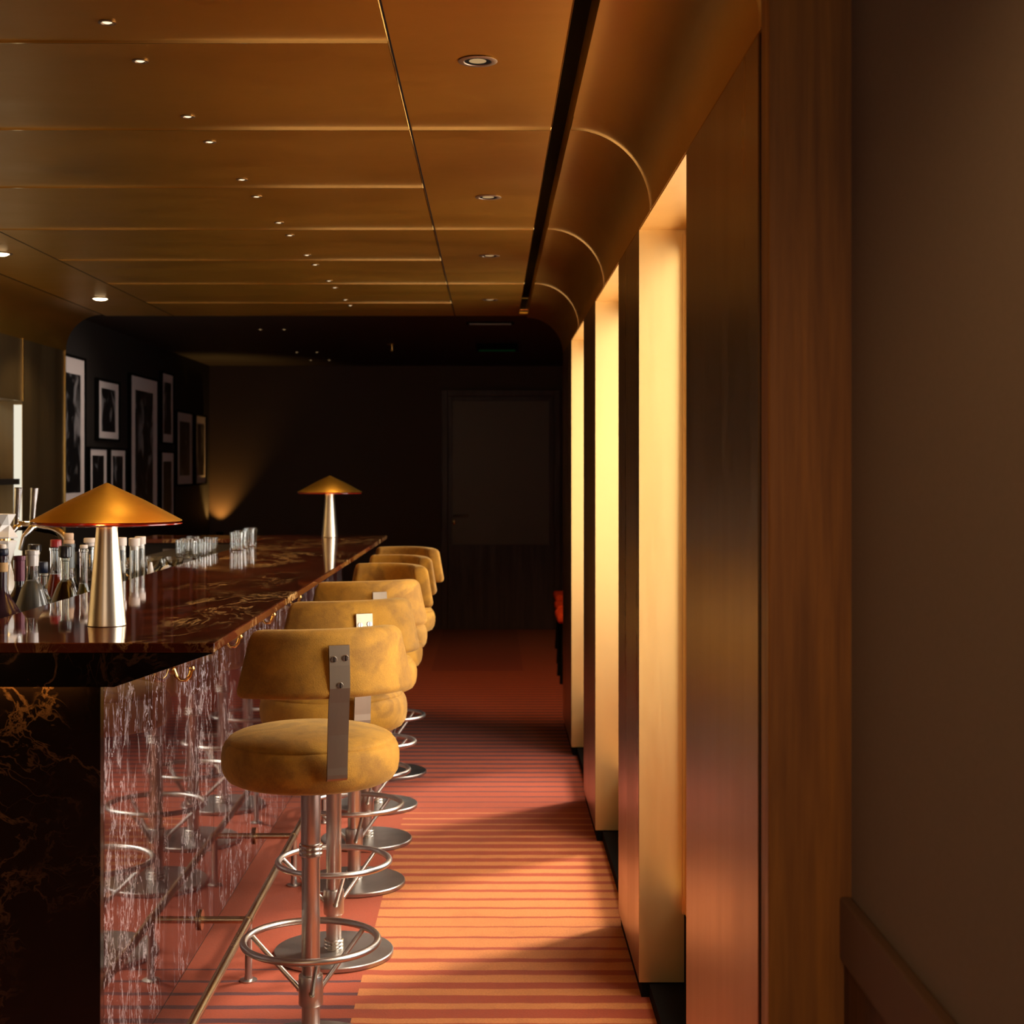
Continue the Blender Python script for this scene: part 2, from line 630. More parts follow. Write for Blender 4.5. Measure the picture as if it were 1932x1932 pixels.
# far right : the room widens
struct(MB().box(.62, 2.6, 8.66, 8.74, 0, FZ).build('wall_right', M['dark']))
struct(MB().box(2.6, 2.7, 8.66, FAR, 0, FZ).build('wall_right', M['dark']))
# back wall
struct(MB().box(-2.8, 2.7, FAR, FAR + .1, .76, FZ).build('wall_back', M['farwall']))
struct(MB().box(-2.8, 2.7, FAR - .02, FAR + .1, 0, .76).build('wall_back', M['wood_dark']))
struct(MB().box(-2.8, 2.7, FAR - .03, FAR - .02, 0, .08).build('baseboard_back', M['wood_dark']))
struct(MB().box(-3.2, 3.0, NEAR - .1, NEAR, 0, FZ).build('wall_front', M['dark']))
# left walls
struct(MB().box(-2.80, -2.665, 8.57, FAR, 0, FZ).build('wall_left', M['picwall']))
NB = 2.19
w1 = MB()
w1.box(-2.60, XL, NEAR, 6.6, 0, NB)
w1.box(-2.60, XL, 6.6, 7.78, 1.862, NB)
w1.box(-2.60, XL, 6.6, 7.78, 0, .97)
w1.box(-2.60, XL, 7.78, 8.57, 0, NB)
struct(w1.build('wall_left', M['back_brass']))
struct(MB().box(-2.80, -2.76, 6.5, 7.9, .9, 1.95).build('wall_left', M['back_brass']))
st = MB()
st.box(-2.459, -2.4555, 7.776, 7.786, 1.862, NB)
st.box(-2.459, -2.4555, 8.545, 8.556, .95, NB)
struct(st.build('trim_16', M['seam']))
# lit edge of the niche
t = thing('niche_light_strip', 'pale vertical light strip on the edge of the bottle niche at far left', 'light strip', (-2.475, 7.772, 1.0))
MB().box(-.02, .02, -.004, .004, 0, .857).build('diffuser', M['em_strip'], t)
MB().box(-.022, .022, .003, .0075, -.004, .861).build('channel', M['jamb_brass'], t)
t.location = (-2.482, 7.770, .985)

# door in the back wall
d = struct(MB().box(-.415, .585, FAR - .035, FAR - .022, .0, 2.195, .003).build('door_1', M['door_wood']))
MB().box(-.37, .54, FAR - .041, FAR - .035, .80, 2.15, .002).build('door_panel', Mat('door leather panel', (.17, .13, .085), .42).mat, d)
fr = MB()
fr.box(-.475, -.415, FAR - .05, FAR - .021, 0, 2.255, .004)
fr.box(.585, .645, FAR - .05, FAR - .021, 0, 2.255, .004)
fr.box(-.415, .585, FAR - .05, FAR - .021, 2.195, 2.255, .004)
fr.build('door_frame', M['wood_dark'], d)
hb = MB()
hb.tube([(-.355, FAR - .042, 1.07), (-.355, FAR - .085, 1.07), (-.345, FAR - .095, 1.07), (-.22, FAR - .095, 1.07)], .010, 10)
hb.lathe([(0, 1.045), (.001, 1.045)], 8)
hb.build('door_handle', M['strap'], d)
MB().lathe([(0, .985), (.012, .99), (.016, 1.005), (.012, 1.03), (0, 1.036)], 12, -.355, FAR - .05).build('thumb_turn', M['gold'], d)

# ------------------------------------------------------------------ bar counter
HB = 1.125
SX0, SX1 = -1.244, -.603
SY0, SY1 = 3.222, 8.56
XF = -.858
btop = thing('marble_countertop', 'long polished red-brown marble bar top with gold veins, carrying the two cone lamps', 'bar top', (0, 0, 0))
MB().box(SX0, SX1, SY0, SY1, HB - .022, HB, .0025, 2).build('slab', M['marble_top'], btop)
wd = MB()
wd.prism([(SX1 - .002, HB - .0225), (-.82, 1.029), (XF + .002, 1.029), (XF + .002, HB - .0225)], 'y', SY0, 3.36)
wd.box(SX0, XF + .002, SY0, SY0 + .012, 1.029, HB - .0225)
wd.build('tapered_apron', M['marble_end'], btop)
MB().box(-1.17, -.90, SY0 + .014, SY0 + .026, 1.052, 1.060).build('added_glow_strip', M['em_added_glow'], btop)  # added glowing strip, imitates the warm reflection on the end panel
light('added_glow_beam', 'AREA', (-1.0, SY0 + .020, 1.050), .35, (1, .5, .12), (0, .25, -1), shape='RECTANGLE', size=.22, size_y=.008)  # added lamp that strengthens this made-up glow
YE = SY0 + .030
counter = thing('bar_counter', 'bar front of tall polished dark red marble panels with white veins, behind the stools', 'bar counter', (0, 0, 0))
joints = [YE, 4.58, 5.94, 7.30, 8.50]
for a, b in zip(joints, joints[1:]):
    MB().box(XF - .03, XF, a + (.031 if a == YE else 0), b - .0025, .10, HB - .023, .0012, 1).build('front_panel', M['marble_front'], counter)
MB().box(SX0 + .03, XF, YE, YE + .03, .0, HB - .023, .0012, 1).build('end_panel', M['marble_end'], counter)
MB().box(SX0 + .05, XF - .06, YE + .04, 8.48, 0, 1.10).build('carcass', M['dark'], counter)

rtn = thing('return_counter', 'dark return of the bar at its far left end, beyond the tumblers', 'counter', (0, 0, 0))
MB().box(-1.95, SX0 - .004, 8.08, 8.55, HB - .022, HB, .002).build('countertop', M['marble_top'], rtn)
MB().box(-1.94, SX0 - .01, 8.12, 8.50, 0, HB - .023).build('body', M['dark'], rtn)
MB().box(-1.80, -1.30, 8.112, 8.119, .92, 1.07, .002).build('steel_panel', M['disc'], rtn)

# bag hooks under the counter edge
hk = None
for i, y in enumerate((3.98, 4.74, 5.47, 6.22)):
    lb = 'curved brass bag hook on the marble bar front, ' + ('nearest to the camera', 'second from the near end', 'third from the near end', 'fourth and farthest from the near end')[i]
    if hk is None:
        hk = thing('bag_hook', lb, 'hook', (XF, y, .955), 0, 'bag hooks along the bar front')
        pts = [(.004, 0, .012), (.012, 0, -.008), (.024, 0, -.019), (.038, 0, -.018), (.048, 0, -.006), (.053, 0, .010)]
        h = MB().tube(pts, [.006, .0055, .005, .005, .005, .005], 10)
        h.build('hook_arm', M['gold'], hk)
        MB().lathe([(0, -.008), (.006, -.006), (.008, 0), (.006, .006), (0, .008)], 12).build('ball_tip', M['gold'], hk, (.054, 0, .013))
        MB().tube([(.0005, 0, .010), (.006, 0, .010)], .013, 16).build('rosette', M['gold'], hk)
    else:
        dup(hk, (XF, y, .955), 0, lb)

# foot rail
rail = thing('foot_rail', 'long brass foot rail on short legs along the marble bar front', 'foot rail', (0, 0, 0))
MB().tube([(-.715, 2.6, .179), (-.715, 8.4, .179)], .0125, 16).build('rail_tube', M['rail'], rail)
for y in (3.36, 4.36, 5.36, 6.31, 6.98, 8.26):
    MB().tube([(XF + .006, y, .179), (-.727, y, .179)], .0105, 14).build('wall_bracket', M['rail'], rail)
    MB().tube([(XF + .001, y, .179), (XF + .008, y, .179)], .030, 24).build('wall_flange', M['rail'], rail)
    lg = MB().lathe([(0, 0), (.026, 0), (.026, .004), (.0125, .007), (.0105, .02), (.0105, .17), (0, .17)], 20, -.715, y)
    lg.build('leg', M['steel'], rail)
    MB().tube([(-.715, y - .016, .179), (-.715, y + .016, .179)], .0145, 16).build('sleeve', M['rail'], rail)

# ------------------------------------------------------------------ bar stools
def backrest_mesh():
    mb = MB()
    mb.only_box = False
    bm = mb.bm
    z0, z1 = .948, 1.113
    A = 56
    prof = []
    h, tk = (z1 - z0), .058
    rc = .020
    # rounded rectangle in (u outward, v up)
    corners = [(tk / 2 - rc, h / 2 - rc, 0), (-tk / 2 + rc, h / 2 - rc, 90), (-tk / 2 + rc, -h / 2 + rc, 180), (tk / 2 - rc, -h / 2 + rc, 270)]
    for cx, cz, a0 in corners:
        for k in range(6):
            a = R(a0 + 90 * k / 5)
            prof.append((cx + rc * math.cos(a), cz + rc * math.sin(a)))
    # extra verts along the tall sides
    angs = []
    x = -A
    angs = [-A, -A + .6, -A + 1.6, -A + 3.2] + [(-A + 5 + i * ((2 * A - 10) / 40)) for i in range(41)] + [A - 3.2, A - 1.6, A - .6, A]
    sc = {0: .45, 1: .72, 2: .90, 3: .98}
    rings = []
    n = len(angs)
    for i, ad in enumerate(angs):
        e = min(i, n - 1 - i)
        s = sc.get(e, 1.0)
        seam = max(0, 1 - abs(abs(ad) - 47.5) / 1.6)
        off = rc * .8 * (1 - s) / .55
        ring = []
        for (u, v) in prof:
            uu = u * (tk / 2 - off * .9) / (tk / 2)
            vv = v * (h / 2 - off * .8) / (h / 2)
            f = (vv / (h / 2))
            bulge = .006 * (1 - f * f) * (1 if uu > 0 else -.6)
            uu = uu + bulge - seam * .0035 * (1 if uu > 0 else -1)
            dent = .004 * math.exp(-(ad / 7.5) ** 2) * (1 if u > 0 and v < h * .28 else 0)
            a = R(ad) * (1 - .055 * f) - PI / 2
            rr = .229 + uu - dent - .014 * f
            zz = (z0 + z1) / 2 + vv - (ad / A) ** 2 * .004
            ring.append(bm.verts.new((rr * math.cos(a), rr * math.sin(a), zz)))
        rings.append(ring)
    for a, b in zip(rings, rings[1:]):
        for k in range(len(prof)):
            j = (k + 1) % len(prof)
            bm.faces.new((a[k], a[j], b[j], b[k]))
    bm.faces.new(rings[0][::-1])
    bm.faces.new(rings[-1])
    return mb


def seat_mesh():
    prof = [(0, .702), (.16, .702), (.195, .705), (.213, .714), (.2235, .731), (.2275, .752), (.2278, .774), (.2245, .792),
            (.2185, .8045), (.2130, .8062), (.2115, .8075), (.2125, .8110), (.2095, .8160), (.203, .8205), (.188, .827), (.16, .834), (.12, .839), (.07, .842), (.03, .843), (0, .843)]
    return MB().lathe(prof, 72)


def make_stool(label):
    t = thing('bar_stool', label, 'bar stool', (0, 0, 0), 0, 'mustard velvet bar stools along the counter')
    seat_mesh().build('seat', M['velvet'], t, angle=60)
    backrest_mesh().build('backrest', M['velvet'], t, angle=60)
    # strap: flat plate from the seat side up the back of the backrest
    path = [(.2290, .7465), (.2350, .7480), (.2390, .7530), (.2400, .762), (.2405, .78), (.2465, .86), (.2565, .94), (.2625, .975), (.2600, 1.03), (.2555, 1.078)]
    mb = MB()
    wv = .0255
    A, B = [], []
    for r, z in path:
        A.append([mb.bm.verts.new((s * wv, -r, z)) for s in (-1, 1)])
        B.append([mb.bm.verts.new((s * wv, -r - .007, z - .0005)) for s in (-1, 1)])
    for i in range(len(path) - 1):
        mb.bm.faces.new((A[i][0], A[i][1], A[i + 1][1], A[i + 1][0]))
        mb.bm.faces.new((B[i][0], B[i][1], B[i + 1][1], B[i + 1][0]))
        for s in (0, 1):
            mb.bm.faces.new((A[i][s], B[i][s], B[i + 1][s], A[i + 1][s]))
    for i in (0, -1):
        mb.bm.faces.new((A[i][0], A[i][1], B[i][1], B[i][0]))
    sp = mb.build('strap', M['strap'], t)
    for x, z, r in ((-.0145, 1.045, .2666), (.0145, 1.047, .2666), (0, .982, .2700)):
        sc = MB().lathe([(0, 0), (.0072, 0), (.0076, .0008), (.0070, .0016), (0, .0018)], 16)
        bmesh.ops.rotate(sc.bm, verts=sc.bm.verts, cent=(0, 0, 0), matrix=Matrix.Rotation(R(90), 3, 'X'))
        so = sc.build('screw', M['screw'], sp, (x, -r, z))
        sl = MB().box(-.0009, .0009, -.0023, -.0014, -.0066, .0066)
        # slot of the screw head
        sl.build('slot', M['black'], sp, (x, -r, z))
    MB().lathe([(0, .016), (.0235, .016), (.0235, .50), (.0255, .505), (.0255, .7015), (0, .7015)], 32).build('pole', M['steel'], t)

    def rings(z, k, r0, r1, dz):
        p = [(.0225, z)]
        for i in range(k):
            p += [(r0, z + i * dz), (r1, z + (i + .25) * dz), (r1, z + (i + .7) * dz), (r0, z + (i + .95) * dz)]
        p.append((.0225, z + k * dz))
        return MB().lathe(p, 36)
    rings(.508, 3, .0275, .0305, .011).build('collar', M['screw'], t)
    rings(.016, 3, .0275, .0305, .011).build('collar', M['screw'], t)
    MB().lathe([(0, 0), (.181, 0), (.1845, .003), (.1845, .0135), (.182, .0165), (.175, .017), (0, .018)], 72).build('base_disc', M['disc'], t)
    MB().tube([(.172 * math.cos(2 * PI * i / 64), .172 * math.sin(2 * PI * i / 64), .289) for i in range(64)], .0092, 14, True).build('foot_ring', M['steel'], t)
    cl = MB().lathe([(.022, .124), (.0305, .126), (.0315, .129), (.0315, .199), (.0305, .202), (.022, .204)], 36).build('clamp', M['steel'], t)
    for k, a in enumerate((20, 140, 260)):
        ca, sa = math.cos(R(a)), math.sin(R(a))
        MB().tube([(.168 * ca, .168 * sa, .284), (.030 * ca, .030 * sa, .160)], .0065, 12).build('strut', M['steel'], t)
        MB().tube([(.030 * ca, .030 * sa, .160), (.034 * ca, .034 * sa, .1635)], .0085, 12).build('screw', M['screw'], cl)
    return t

stools = [(-.466, 3.82, 22.0, 'mustard velvet bar stool nearest the camera, its bronze strap fully in view'),
          (-.490, 4.60, 26, 'second mustard velvet bar stool from the camera, just behind the nearest one'),
          (-.499, 5.38, 25, 'third mustard velvet bar stool from the camera, top of its strap showing'),
          (-.508, 6.00, 143, 'fourth mustard velvet bar stool from the camera, inside of its backrest facing us'),
          (-.516, 6.62, 138, 'fifth mustard velvet bar stool from the camera, second farthest of the row'),
          (-.508, 7.34, 147, 'farthest mustard velvet bar stool, sixth from the camera at the counter end')]
s0 = make_stool(stools[0][3])
for i, (x, y, a, lb) in enumerate(stools):
    if i == 0:
        s0.location = (x, y, 0)
        s0.rotation_euler = (0, 0, R(a))
    else:
        dup(s0, (x, y, 0), R(a), lb)

# ------------------------------------------------------------------ table lamps on the counter
def make_lamp(label, loc):
    t = thing('table_lamp', label, 'lamp', loc, 0, 'conical table lamps on the bar')
    MB().lathe([(0, 0), (.0445, 0), (.0460, .0015), (.0455, .004), (.042, .045), (.034, .135), (.027, .215), (.0245, .243), (0, .243)], 56).build('stem', M['stem'], t)
    MB().lathe([(0, .3445), (.004, .3435), (.09, .302), (.1775, .2545), (.1785, .2530), (.1775, .2520), (.09, .2985), (0, .339)], 72).build('shade', M['shade'], t)
    MB().lathe([(.023, .2425), (.16, .2425), (.1785, .2450), (.1785, .2475), (.16, .2465), (.023, .2465)], 72).build('diffuser', M['amber'], t)
    MB().lathe([(.027, .2415), (.045, .2415), (.045, .2424), (.027, .2424)], 32).build('light_ring', M['em_ring'], t)
    MB().lathe([(.024, .2480), (.03, .252), (.03, .262), (.024, .268), (0, .268)], 32).build('bulb', M['em_amber'], t)
    return t

lamp_a = make_lamp('large near conical brass table lamp at the near end of the bar', (-.930, 3.585, HB))
lamp_b = dup(lamp_a, (-.906, 8.30, HB), 0, 'small-looking far conical brass table lamp at the far end of the bar')
for l in (lamp_a, lamp_b):
    x, y, z = l.location
    light('lamp_glow', 'POINT', (x + .0, y - .06, z + .262), .22, (1, .34, .06), shadow_soft_size=.012)

# ------------------------------------------------------------------ ceiling lights
spot_y = [(2.97, 'front', 'nearer'), (3.25, 'front', 'farther')]
ys = [2.97, 3.25, 3.76, 4.05, 4.575, 4.86, 5.37, 5.66, 6.18, 6.47, 7.02, 7.28, 7.80, 8.07]
ordn = ['first', 'second', 'third', 'fourth', 'fifth', 'sixth', 'seventh']
sp = None
for i, y in enumerate(ys):
    lb = 'tiny recessed spotlight over the bar, %s one of the %s pair from the camera' % (('nearer', 'farther')[i % 2], ordn[i // 2])
    if sp is None:
        sp = thing('ceiling_spotlight', lb, 'spotlight', (-.77, y, CZ), 0, 'tiny spotlights over the bar')
        MB().lathe([(.010, -.0002), (.0175, -.0005), (.0180, -.0025), (.0125, -.0030), (.0105, -.0010)], 24).build('rim', M['strap'], sp)
        MB().lathe([(0, -.0030), (.006, -.0030), (.0100, -.0008), (.0104, -.0003), (0, -.0003)], 20).build('lens', M['em_spot'], sp)
    else:
        dup(sp, (-.77, y, CZ), 0, lb)
    light('spot_beam', 'SPOT', (-.77, y, CZ - .012), 8, (1, .66, .30), (-.28, 0, -1), spot_size=R(44), spot_blend=.5, shadow_soft_size=.01)

dn = None
for i, (x, y) in enumerate(((-.031, 3.25), (-.012, 4.87), (-.010, 6.2), (-.010, 7.80))):
    lb = 'round recessed downlight over the aisle, ' + ('nearest and largest of the four', 'second from the camera', 'third from the camera', 'fourth and farthest from the camera')[i]
    if dn is None:
        dn = thing('downlight', lb, 'downlight', (x, y, CZ), 0, 'round downlights over the aisle')
        MB().lathe([(.029, -.0003), (.0425, -.0006), (.0435, -.0022), (.041, -.0034), (.031, -.0036), (.029, -.002)], 40).build('rim', M['strap'], dn)
        MB().lathe([(.015, -.0006), (.029, -.0025), (.0295, -.0004), (.015, -.0004)], 32).build('baffle', M['black'], dn)
        MB().lathe([(0, -.0030), (.012, -.0026), (.019, -.0016), (.019, -.0012), (0, -.0012)], 28).build('lens', M['em_dim'], dn)
    else:
        dup(dn, (x, y, CZ), 0, lb)
bd = None
for i, (x, y) in enumerate(((-2.035, 6.14), (-2.045, 7.75))):
    lb = ('lit round downlight over the back bar, cut by the left edge of the photo', 'lit round downlight over the back bar, the one fully in view')[i]
    if bd is None:
        bd = thing('downlight', lb, 'downlight', (x, y, CZ), 0, 'lit downlights over the back bar')
        MB().lathe([(.038, -.0003), (.050, -.0006), (.051, -.0025), (.048, -.004), (.040, -.004), (.038, -.002)], 40).build('rim', M['strap'], bd)
        MB().lathe([(0, -.010), (.025, -.009), (.037, -.003), (.037, -.0006), (0, -.0006)], 32).build('lens', M['em_down'], bd)
    else:
        dup(bd, (x, y, CZ), 0, lb)
    light('downlight_and_fill', 'SPOT', (x, y, CZ - .03), 26, (1, .66, .30), (0, 0, -1), spot_size=R(120), spot_blend=.5, shadow_soft_size=.03)
# more of the same downlights nearer the camera, out of view
light('downlight_and_fill', 'SPOT', (-2.03, 4.5, CZ - .03), 20, (1, .66, .30), (0, 0, -1), spot_size=R(110), spot_blend=.5, shadow_soft_size=.03)
light('downlight_and_fill', 'SPOT', (-.03, .95, CZ - .03), 16, (1, .58, .22), (.10, .25, -1), spot_size=R(120), spot_blend=.7, shadow_soft_size=.03)
light('downlight_and_fill', 'SPOT', (.25, 9.15, FZ - .03), 120, (1, .55, .24), (.12, .55, -1), spot_size=R(84), spot_blend=.6, shadow_soft_size=.04)  # added lamp kept out of sight, brightens the far carpet and red chairs

light('downlight_and_fill', 'SPOT', (-1.45, 9.5, FZ - .03), 17, (1, .80, .66), (-.95, .0, -.75), spot_size=R(84), spot_blend=.9, shadow_soft_size=.04)  # added lamp without a fixture, brightens the framed prints
# far ceiling : tiny spots, sprinkler, vent, exit sign
fs = None
for i, (px, py) in enumerate(((491, 621), (536, 621), (560, 664), (598, 664), (586, 679), (621, 679))):
    k = (887 - py) / (FZ - 1.5)
    x, y = (px - 928) / k, 2800 / k
    lb = 'faint amber spotlight on the dark far ceiling, %s of the %s pair' % (('left', 'right')[i % 2], ('nearest', 'middle', 'farthest')[i // 2])
    if fs is None:
        fs = thing('ceiling_spotlight', lb, 'spotlight', (x, y, FZ), 0, 'faint spotlights on the far ceiling')
        MB().lathe([(.010, -.0003), (.022, -.0005), (.022, -.003), (.011, -.003)], 20).build('rim', M['strap'], fs)
        MB().lathe([(0, -.006), (.008, -.004), (.0105, -.0005), (0, -.0005)], 16).build('lens', M['em_dim'], fs)
    else:
        dup(fs, (x, y, FZ), 0, lb)
sk = thing('sprinkler', 'small brass sprinkler head hanging from the dark far ceiling', 'sprinkler', (-.78, 11.6, FZ))
MB().lathe([(0, 0), (.045, 0), (.045, -.006), (.018, -.010), (0, -.010)], 20).build('escutcheon', M['gold'], sk)
MB().lathe([(.0, -.010), (.010, -.012), (.008, -.05), (.020, -.052), (.020, -.056), (0, -.058)], 14).build('nozzle', M['gold'], sk)
vt = thing('ceiling_vent', 'dim grey ventilation grille on the dark far ceiling above the door', 'vent', (-.01, 9.9, FZ))
MB().box(-.16, .16, -.05, .05, -.010, -.001, .002).build('grille_frame', M['plinth'], vt)
for k in range(4):
    MB().box(-.14, .14, -.038 + k * .022, -.028 + k * .022, -.013, -.0095).build('slat', M['disc'], vt)
ex = thing('exit_sign', 'faint green glowing sign hanging from the far ceiling', 'sign', (.04, 11.4, FZ))
MB().box(-.16, .16, -.012, .012, -.075, -.01, .004).build('housing', M['plinth'], ex)
MB().box(-.14, .14, -.0145, -.0118, -.073, -.062).build('light_edge', M['em_green'], ex)

# uplight washing the far left corner
ul = thing('floor_uplight', 'slim uplight in the far left corner washing the brown wall amber', 'uplight', (-2.55, 13.91, 0))
MB().lathe([(0, 0), (.07, 0), (.07, .012), (.014, .02), (.014, .84), (.03, .845), (.034, .92), (.030, .92), (.026, .86), (0, .86)], 24).build('body', M['black'], ul)
MB().lathe([(0, .866), (.026, .866), (.026, .87), (0, .87)], 20).build('lens', M['em_spot'], ul)
light('uplight_beam', 'SPOT', (-2.55, 13.91, .925), 24, (1, .52, .13), (-.05, -.06, 1), spot_size=R(88), spot_blend=.75, shadow_soft_size=.01)

# ------------------------------------------------------------------ framed pictures on the dark left wall
XP = -2.665
frames = [
    # x0, x1 (px), y top at x0, y bottom at x0, label
    (114, 159, 669, 962, 'tall framed monochrome print nearest the brass panel, white mount along its top'),
    (184.5, 223.4, 717, 826, 'small framed monochrome print high on the dark wall, hung alone with white mount'),
    (168.5, 201, 847, 945, 'small framed print in the lower pair, left one above the lamp shade'),
    (207.5, 236, 849, 940, 'small framed print in the lower pair, right one above the lamp shade tip'),
    (246, 296.5, 707, 985, 'large tall framed dark print in the middle of the picture wall'),
    (305.5, 326, 703.5, 834, 'narrow framed print in the upper row, right of the large tall print'),
    (304, 327, 854, 990, 'narrow framed print in the lower row, right of the large tall print'),
    (333.5, 362.5, 777, 914, 'dim amber-lit framed print, left one of the farthest pair'),
    (369, 388, 784, 912, 'dim amber-lit framed print, right one of the farthest pair by the corner'),
]
for i, (x0, x1, yt, yb, lb) in enumerate(frames):
    k0, k1 = (928 - x0) / 2.645, (928 - x1) / 2.645
    y0, y1 = 2800 / k0, 2800 / k1
    zt, zb = 1.5 + (887 - yt) / k0, 1.5 + (887 - yb) / k0
    W, H = y1 - y0, zt - zb
    t = thing('picture_frame', lb, 'picture', (XP, (y0 + y1) / 2, (zt + zb) / 2), 0, 'framed prints on the dark wall')
    f = MB()
    e = .016
    f.box(.001, .03, -W / 2 - e, W / 2 + e, H / 2, H / 2 + e)
    f.box(.001, .03, -W / 2 - e, W / 2 + e, -H / 2 - e, -H / 2)
    f.box(.001, .03, -W / 2 - e, -W / 2, -H / 2, H / 2)
    f.box(.001, .03, W / 2, W / 2 + e, -H / 2, H / 2)
    f.build('frame', M['black'], t)
    MB().box(.004, .020, -W / 2, W / 2, -H / 2, H / 2).build('mount', M['mat'], t)
    bt = min(.10, H * .12)
    bs = W * .17
    MB().box(.0195, .0212, -W / 2 + bs, W / 2 - bs, -H / 2 + bt, H / 2 - bt).build('print', photo_mat(i * .7 + .3), t)

# ------------------------------------------------------------------ behind the bar
wc = thing('work_counter', 'dark work shelf right behind the bar that carries the bottles', 'counter', (0, 0, 0))
MB().box(-1.72, SX0 - .006, 3.5, 8.05, .90, .94, .003).build('shelf', M['dark'], wc)
MB().box(-1.70, SX0 - .02, 3.55, 8.0, 0, .90).build('cabinet', M['plinth'], wc)
rl = thing('raised_ledge', 'dark raised ledge behind the bar top that carries the farther tumblers', 'ledge', (0, 0, 0))
MB().box(-1.62, SX0 - .012, 6.3, 8.03, .9405, 1.10, .003).build('ledge_box', M['dark'], rl)
bc = thing('back_counter', 'dark back bar counter along the brass panelled left wall', 'counter', (0, 0, 0))
MB().box(XL + .002, -2.05, 3.0, 8.5, .88, .92, .003).build('countertop', M['dark'], bc)
MB().box(XL + .002, -2.08, 3.0, 8.5, 0, .88).build('cabinet', M['plinth'], bc)


def bottle(label, px, X, ytop, spec):
    """spec: body radius, shoulder z (above base), neck radius, glass mat, liquid mat / level, cap parts, label part"""
    k = (928 - px) / abs(X)
    ztop = 1.5 - (ytop - 887) / k
    base = .94
    H = ztop - base
    t = thing('bottle', label, 'bottle', (X, 2800 / k, base), 0, 'bottles on the shelf behind the bar')
    rb, rn, cone = spec['rb'], spec['rn'], spec.get('cone', .25)
    hn = H - spec.get('cap_h', .03)          # glass ends here
    zs = hn - spec['neck']                   # neck starts here
    zsh = zs - cone                          # shoulder starts here
    prof = [(0, 0), (rb - .004, 0), (rb, .004), (rb, zsh)]
    for i in range(1, 9):
        f = i / 9
        s = f * f * (3 - 2 * f)
        if spec.get('convex'):
            s = .5 * s + .5 * (1 - math.sqrt(max(0, 1 - f * f)))
        prof.append((rb + (rn - rb) * s, zsh + cone * f))
    prof += [(rn, zs), (rn, hn - .012), (rn + .0025, hn - .011), (rn + .0025, hn - .002), (rn, hn), (0, hn)]
    MB().lathe(prof, 40).build('glass_body', spec['glass'], t)
    if spec.get('liquid'):
        lv = spec['level'] * (zs if spec.get('neckfill') is None else hn)
        lp = [(0, .006)]
        for r, z in prof[1:-4]:
            if z < lv:
                lp.append((max(r - .0025, .002), max(z, .006)))
            else:
                pr, pz = lp[-1]
                f = (lv - pz) / max(z - pz, 1e-4)
                lp.append((pr + (r - .0025 - pr) * f, lv))
                break
        lp.append((0, lp[-1][1]))
        MB().lathe(lp, 36).build('liquid', spec['liquid'], t)
    z = hn
    for (cr, ch, mat, nm) in spec['caps']:
        MB().lathe([(0, z + .0005), (cr * .93, z + .0005), (cr, z + .002), (cr, z + ch - .003), (cr * .9, z + ch), (0, z + ch)], 28).build(nm, mat, t)
        z += ch
    if spec.get('foil'):
        fz0, mat = spec['foil']
        MB().lathe([(rn + .0012, hn - fz0), (rn + .0015, hn - .013), (rn + .0038, hn - .012), (rn + .0038, hn), (rn * .8, hn + .0008), (0, hn + .0008), (0, hn + .0004), (rn + .0008, hn - .0145)][:6] , 32).build('foil', mat, t)
    if spec.get('oval'):
        # oval label wrapped on the shoulder, facing the camera side
        mb = MB()
        a0 = R(-90 - 22)
        zc, hw, hh = zsh + cone * .36, .55, .020
        def rad(zz):
            f = min(max((zz - zsh) / cone, 0), 1)
            s = f * f * (3 - 2 * f)
            return rb + (rn - rb) * s + .0012
        N = 24
        cen = mb.bm.verts.new((rad(zc) * math.cos(a0), rad(zc) * math.sin(a0), zc))
        prev = [cen]
        loops = []
        for q in (.35, .7, 1):
            lp = []
            for i in range(N):
                aa = 2 * PI * i / N
                zz = zc + hh * q * math.sin(aa)
                an = a0 + hw * q * math.cos(aa)
                lp.append(mb.bm.verts.new((rad(zz) * math.cos(an), rad(zz) * math.sin(an), zz)))
            loops.append(lp)
        for i in range(N):
            mb.bm.faces.new((cen, loops[0][i], loops[0][(i + 1) % N]))
            for q in (0, 1):
                mb.bm.faces.new((loops[q][i], loops[q + 1][i], loops[q + 1][(i + 1) % N], loops[q][(i + 1) % N]))
        lo = mb.build('oval_label', M['tan_label'], t)
        mb = MB()
        for ln, (dz, wd_) in enumerate(((.007, .28), (-.002, .34), (-.010, .22))):
            for seg in range(7):
                u0 = -wd_ + 2 * wd_ * seg / 7
                u1 = u0 + 2 * wd_ / 7 * .7
                vs = []
                for u, zz in ((u0, zc + dz - .0025), (u1, zc + dz - .0025), (u1, zc + dz + .0025), (u0, zc + dz + .0025)):
                    r_ = rad(zz) + .0006
                    vs.append(mb.bm.verts.new((r_ * math.cos(a0 + u), r_ * math.sin(a0 + u), zz)))
                mb.bm.faces.new(vs)
        mb.build('lettering', M['label_ink'], lo)
    if spec.get('band'):
        z0, z1, mat = spec['band']
        MB().lathe([(rb + .0008, z0), (rb + .0014, z0 + .001), (rb + .0014, z1 - .001), (rb + .0008, z1)], 36).build('label', mat, t)
    if spec.get('neck_band'):
        z0, z1, mat = spec['neck_band']
        MB().lathe([(rn + .0008, hn - z0), (rn + .0016, hn - z0 + .001), (rn + .0016, hn - z1), (rn + .0008, hn - z1 + .0005)], 32).build('neck_label', mat, t)
    return t

